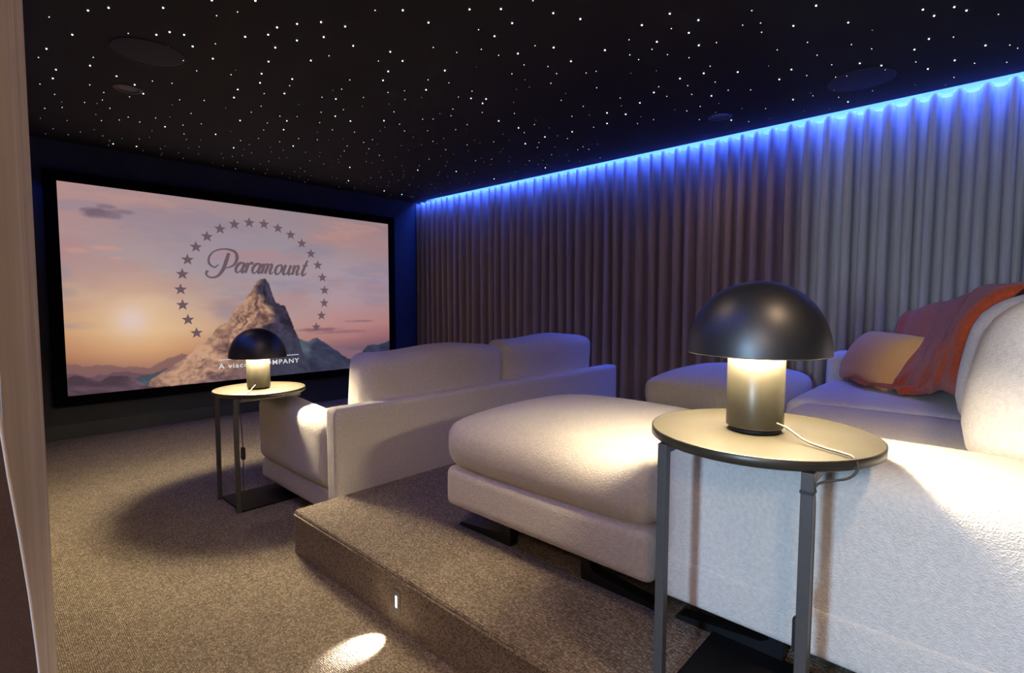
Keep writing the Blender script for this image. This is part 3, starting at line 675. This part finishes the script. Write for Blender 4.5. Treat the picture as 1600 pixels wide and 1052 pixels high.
# rear sofa on the platform
zb = PZ+LEG
t = wthing('sofa', 'cream rear sofa on the platform behind the ottomans', 'sofa', (2.8, .1, PZ))
X0, X1 = 1.375, 4.17
soft('base', (X0-.004, -.55, zb), (X1+.004, .698, zb+.13), .016, M['sofa_base'], t, puff=(.004, .004, 0))
soft('armrest', (X0, -.545, zb+.03), (1.80, .695, .795), .075, M['sofa'], t, puff=(.004, .004, .006), m=18)
soft('armrest', (3.93, -.55, zb+.125), (X1, .80, .85), .06, M['sofa'], t, puff=(.01, .01, .01), m=16)
soft('backrest', (1.795, -.55, zb+.125), (3.935, -.36, .88), .05, M['sofa'], t)
soft('seat_cushion', (1.80, -.36, zb+.125), (2.965, .715, .665), .055, M['sofa'], t, puff=(0, .01, .022), m=16)
soft('seat_cushion', (2.965, -.36, zb+.125), (3.93, .79, .665), .055, M['sofa'], t, puff=(0, .01, .022), m=16)
def back_cushion(x0, x1, y0, y1, z0, z1, lean, rz=0.0, puff=(.02, .05, .03), r=.10):
    rot = Matrix.Rotation(rz, 4, 'Z') @ Matrix.Rotation(lean, 4, 'X')
    return soft('back_cushion', (x0, y0, z0), (x1, y1, z1), r, M['sofa'], t, puff=puff, m=16, rot=rot, pivot=((x0+x1)/2, y1, z0))
back_cushion(1.82, 2.44, -.30, .035, .68, 1.21, R(8), puff=(.02, .05, .02), r=.13)
back_cushion(2.46, 2.88, -.27, .072, .68, 1.215, R(8), puff=(.02, .05, .02), r=.13)
back_cushion(3.12, 3.98, -.06, .16, .68, 1.13, R(9), R(17), puff=(.02, .03, .01))
for x in (X0+.11, X1-.11):
    for yp, d in ((.37, 1), (-.20, -1)): blade_leg(t, x, yp, PZ, .30, d, LEG+.002)

# front sofa on the lower floor
t = wthing('sofa', 'cream front sofa facing the screen with its back to the platform', 'sofa', (2.6, 2.9, 0))
fx0, fx1 = 1.27, 3.92
soft('base', (fx0+.01, 2.43, .055), (fx1-.01, 3.38, .19), .03, M['sofa_base'], t)
soft('back_panel', (fx0, 2.385, .06), (fx1, 2.50, .632), .028, M['sofa'], t, puff=(0, .004, 0), m=20)
def arm_warp(P, U):
    P[:, 2] += (.030*U[:, 1]-.012)*np.clip((U[:, 2]+1)/2, 0, 1)
    return P
soft('armrest', (fx0-.004, 2.495, .185), (fx0+.20, 3.385, .575), .06, M['sofa'], t, puff=(.006, .006, .012), m=18, warp=arm_warp)
soft('armrest', (fx1-.20, 2.495, .185), (fx1+.004, 3.385, .575), .06, M['sofa'], t, puff=(.006, .006, .012), m=18, warp=arm_warp)
soft('seat_cushion', (fx0+.20, 2.52, .185), (2.595, 3.41, .43), .05, M['sofa'], t, puff=(0, .01, .02))
soft('seat_cushion', (2.595, 2.52, .185), (fx1-.20, 3.41, .43), .05, M['sofa'], t, puff=(0, .01, .02))
def wob(P, U):
    P[:, 2] += .012*np.sin(U[:, 0]*4.0+1)*np.clip((U[:, 2]+1)/2, 0, 1)
    return P
soft('back_cushion', (1.51, 2.50, .42), (2.60, 2.72, .885), .07, M['sofa'], t, puff=(.01, .04, .012), m=18, warp=wob, rot=Matrix.Rotation(R(6), 4, 'X'))
soft('back_cushion', (2.605, 2.50, .42), (3.68, 2.72, .905), .07, M['sofa'], t, puff=(.01, .04, .012), m=18, warp=wob, rot=Matrix.Rotation(R(6), 4, 'X'))
for x in (fx0+.13, fx1-.13):
    for y in (2.6, 3.2): box('foot', (x-.03, y-.03, 0), (x+.03, y+.03, .06), M['metal_leg'], t, bevel=.004)

# ------------------------------------------------------------------ throw and pillow on the rear sofa
rows = [[(4.02,.28,1.00),(3.84,.14,1.04),(3.55,-.02,1.09),(3.22,-.16,1.14),(2.92,-.26,1.16),(2.88,-.28,1.15)],
        [(3.96,.38,1.10),(3.80,.255,1.15),(3.50,.11,1.19),(3.20,.02,1.235),(2.90,-.09,1.235),(2.86,-.13,1.235)],
        [(3.92,.415,1.00),(3.72,.30,1.02),(3.42,.17,1.07),(3.11,.085,1.13),(2.86,.0,1.19),(2.84,-.05,1.19)],
        [(3.84,.42,.86),(3.64,.32,.885),(3.38,.215,.94),(3.08,.125,1.02),(2.91,.075,1.10),(2.87,.02,1.10)],
        [(3.78,.44,.765),(3.58,.36,.79),(3.36,.265,.83),(3.12,.175,.90),(2.97,.125,.965),(2.90,.05,.97)],
        [(3.80,.50,.708),(3.62,.44,.712),(3.45,.33,.725),(3.25,.225,.76),(3.06,.155,.85),(2.95,.07,.86)],
        [(3.75,.665,.700),(3.52,.545,.702),(3.40,.42,.705),(3.33,.29,.712),(3.20,.17,.76),(3.02,.08,.77)]]
def sheet(name, rows, nu, nv, fold, material, th, label, cat):
    G = np.array(rows, float)
    A = np.array([catmull(list(G[:, j]), nu) for j in range(G.shape[1])])        # along length
    B = np.array([catmull(list(A[:, i]), nv) for i in range(A.shape[1])])        # across
    n, m = B.shape[:2]
    du = np.gradient(B, axis=0); dv = np.gradient(B, axis=1); N = np.cross(du, dv); N /= np.linalg.norm(N, axis=2)[..., None]+1e-9
    if N[n//2, m//2, 2] < 0 and N[n//2, m//2, 0] > 0: N = -N
    if N[n//2, m//2, 0] > 0: N = -N
    ii, jj = np.meshgrid(np.arange(n)/n, np.arange(m)/m, indexing='ij')
    amp = fold*(.25+.75*np.clip(ii*1.5, 0, 1))
    hgt = amp*(np.sin(jj*31+2.2*np.sin(ii*5))*.6+np.sin(jj*57+3*ii)*.3+.35*np.sin(ii*23+jj*9))
    top = B+N*(hgt+th+fold)[..., None]; bot = B+N*(hgt+fold)[..., None]
    V = np.concatenate([top.reshape(-1, 3), bot.reshape(-1, 3)]); idx = np.arange(n*m).reshape(n, m); k = n*m; F = []
    for i in range(n-1):
        for j in range(m-1):
            q = (idx[i, j], idx[i, j+1], idx[i+1, j+1], idx[i+1, j]); F.append(q); F.append(tuple(a+k for a in q[::-1]))
    edge = [idx[0, j] for j in range(m)]+[idx[i, m-1] for i in range(1, n)]+[idx[n-1, j] for j in range(m-2, -1, -1)]+[idx[i, 0] for i in range(n-2, 0, -1)]
    for a, b in zip(edge, edge[1:]+edge[:1]): F.append((a, a+k, b+k, b))
    bm = bmesh.new(); bv = [bm.verts.new(v) for v in V]
    for f in F: bm.faces.new([bv[i] for i in f])
    return obj(name, bm_mesh(bm), material, smooth=True, label=label, category=cat)
sheet('throw_blanket', rows, 9, 14, .012, M['throw'], .008, 'terracotta throw draped over the rear sofa back and seat', 'blanket')

def pillow(name, centre, wx, wz, thick, rot, label):
    t = wthing(name, label, 'pillow', centre)
    n = 22; g = np.linspace(-1, 1, n); U, V = np.meshgrid(g, g)
    def half(sgn):
        pin = 1-.10*(1-U**2)*np.abs(V)**4*0-.0
        x = U*wx/2*(1-.09*(1-V**2)*np.abs(U)**3-.05*(U*V)**8); z = V*wz/2*(1-.09*(1-U**2)*np.abs(V)**3-.05*(U*V)**8)
        y = (.5 if sgn > 0 else -.5)*thick*np.clip((1-np.abs(U)**2.2)*(1-np.abs(V)**2.2), 0, 1)**.5
        y = y+sgn*.004*np.sin(U*14+V*5)*np.clip((np.abs(V)-.5)*2, 0, 1)*(1-np.abs(V))*4
        P = np.stack([x, -y, z], -1).reshape(-1, 3)
        idx = np.arange(n*n).reshape(n, n)
        F = [(idx[i, j], idx[i, j+1], idx[i+1, j+1], idx[i+1, j]) for i in range(n-1) for j in range(n-1)]
        if sgn < 0: F = [f[::-1] for f in F]
        me = mesh(name, P, F); me.transform(Matrix.Translation(centre) @ rot); return me
    obj('front_cover', half(1), M['pillow_front'], t, smooth=True)
    obj('back_cover', half(-1), M['pillow_back'], t, smooth=True)
pillow('scatter_pillow', Vector((3.74, .485, .838)), .56, .37, .26, Matrix.Rotation(R(-146), 4, 'Z') @ Matrix.Rotation(R(-32), 4, 'X'), 'apricot linen pillow lying against the terracotta throw')

# ------------------------------------------------------------------ side tables and mushroom lamps
def side_table(cx, cy, z0, label):
    t = wthing('side_table', label, 'side table', (cx, cy, z0), 'round C-frame side tables')
    zt = z0+.66; r = .25
    lathe('table_top', [(0, -.02), (r-.006, -.02), (r, -.016), (r, .0015), (r-.0015, .003), (r-.005, .003), (r-.008, 0), (0, 0)], 72, M['bronze'], t, (cx, cy, zt))
    px = cx-.19
    for dy in (.15, -.15):
        box('post', (px-.011, cy+dy-.011, z0), (px+.011, cy+dy+.011, zt-.02), M['post'], t, bevel=.0015)
        box('top_bar', (px+.011, cy+dy-.011, zt-.042), (px+.36, cy+dy+.011, zt-.0205), M['post'], t, bevel=.0015)
    box('base_plate', (px+.011, cy-.161, z0), (px+.36, cy+.161, z0+.010), M['plate'], t, bevel=.002)
    return t
def lamp(cx, cy, zt, cord_pts, switch_at, label, cordmat, diff, tie=None):
    t = wthing('table_lamp', label, 'lamp', (cx, cy, zt), 'mushroom table lamps')
    rim, R0, HT = .188, .157, .170
    arc = [(R0*math.cos(a)**.92 if a < math.pi/2-1e-6 else 0, rim+HT*math.sin(a)) for a in np.linspace(0, math.pi/2, 22)]
    inn = [(max(0, r_-.004), z_-.004 if k else z_) for k, (r_, z_) in enumerate(arc)]
    shade = lathe('lamp_shade', arc, 64, M['dome'], t, (cx, cy, zt))
    lathe('shade_lining', inn, 64, M['dome_in'], shade)
    lathe('shade_rim', [(R0-.004, rim), (R0-.002, rim-.002), (R0, rim)], 64, M['column'], shade)
    lathe('column', [(0, .012), (.0625, .012), (.0635, .016), (.0635, rim+.05), (.060, rim+.052), (0, rim+.052)], 48, M['column'], t, (cx, cy, zt))
    lathe('foot', [(0, 0), (.056, 0), (.058, .003), (.058, .012), (0, .012)], 48, M['plate'], t, (cx, cy, zt))
    lathe('diffuser', [(.0665, rim+.004), (.070, rim+.004), (.104, rim+.036), (.100, rim+.038)], 48, M[diff], t, (cx, cy, zt))
    c = tube('cord', cord_pts, .0026, cordmat, t, n=8)
    sx, sy, sz = switch_at
    soft('cord_switch', (sx-.010, sy-.014, sz-.035), (sx+.010, sy+.014, sz+.035), .007, M['cord_black'], c, m=4)
    if tie: box('cable_tie', tie[0], tie[1], M['cord_black'], c, bevel=.001)
    ld = bpy.data.lights.new('lamp_light', 'AREA'); ld.shape = 'DISK'; ld.size = .27; ld.energy = LAMP_W; ld.color = WARM
    o = bpy.data.objects.new('lamp_light', ld); COL.objects.link(o); o.parent = t; o.location = (0, 0, rim+.040)
    return t
NX, NY = 1.30, .397
side_table(NX, NY, PZ, 'round bronze side table on the platform carrying the near lamp')
zt = PZ+.66
lamp(1.30, .41, zt, [(1.272, .352, zt+.030), (1.255, .325, zt+.026), (1.235, .285, zt+.010), (1.215, .245, zt+.006), (1.195, .205, zt+.006), (1.182, .186, zt+.004), (1.172, .177, zt-.012), (1.160, .190, zt-.032), (1.130, .225, zt-.040), (1.112, .236, zt-.050), (1.124, .238, zt-.10), (1.126, .238, zt-.25), (1.126, .238, zt-.42), (1.126, .24, PZ+.03)],
     (1.127, .255, PZ+.30), 'black mushroom table lamp standing nearest, on the platform table', M['cord'], 'diffuser_near', ((1.110-.0125, .247-.0125, zt-.062), (1.110+.0125, .247+.0125, zt-.056)))
FX, FY = 1.21, 3.17
side_table(FX, FY, 0, 'round bronze side table beside the front sofa arm')
zt = .66
lamp(1.205, 3.175, zt, [(1.165, 3.12, zt+.030), (1.14, 3.09, zt+.022), (1.105, 3.05, zt+.006), (1.07, 3.0, zt+.005), (1.045, 2.985, zt-.012), (1.03, 3.0, zt-.05), (1.042, 3.006, zt-.15), (1.046, 3.004, zt-.3), (1.045, 3.006, zt-.45), (1.045, 3.01, .03)],
     (1.046, 3.004, .335), 'black mushroom table lamp in front of the screen, on the far table', M['cord'], 'diffuser_far')
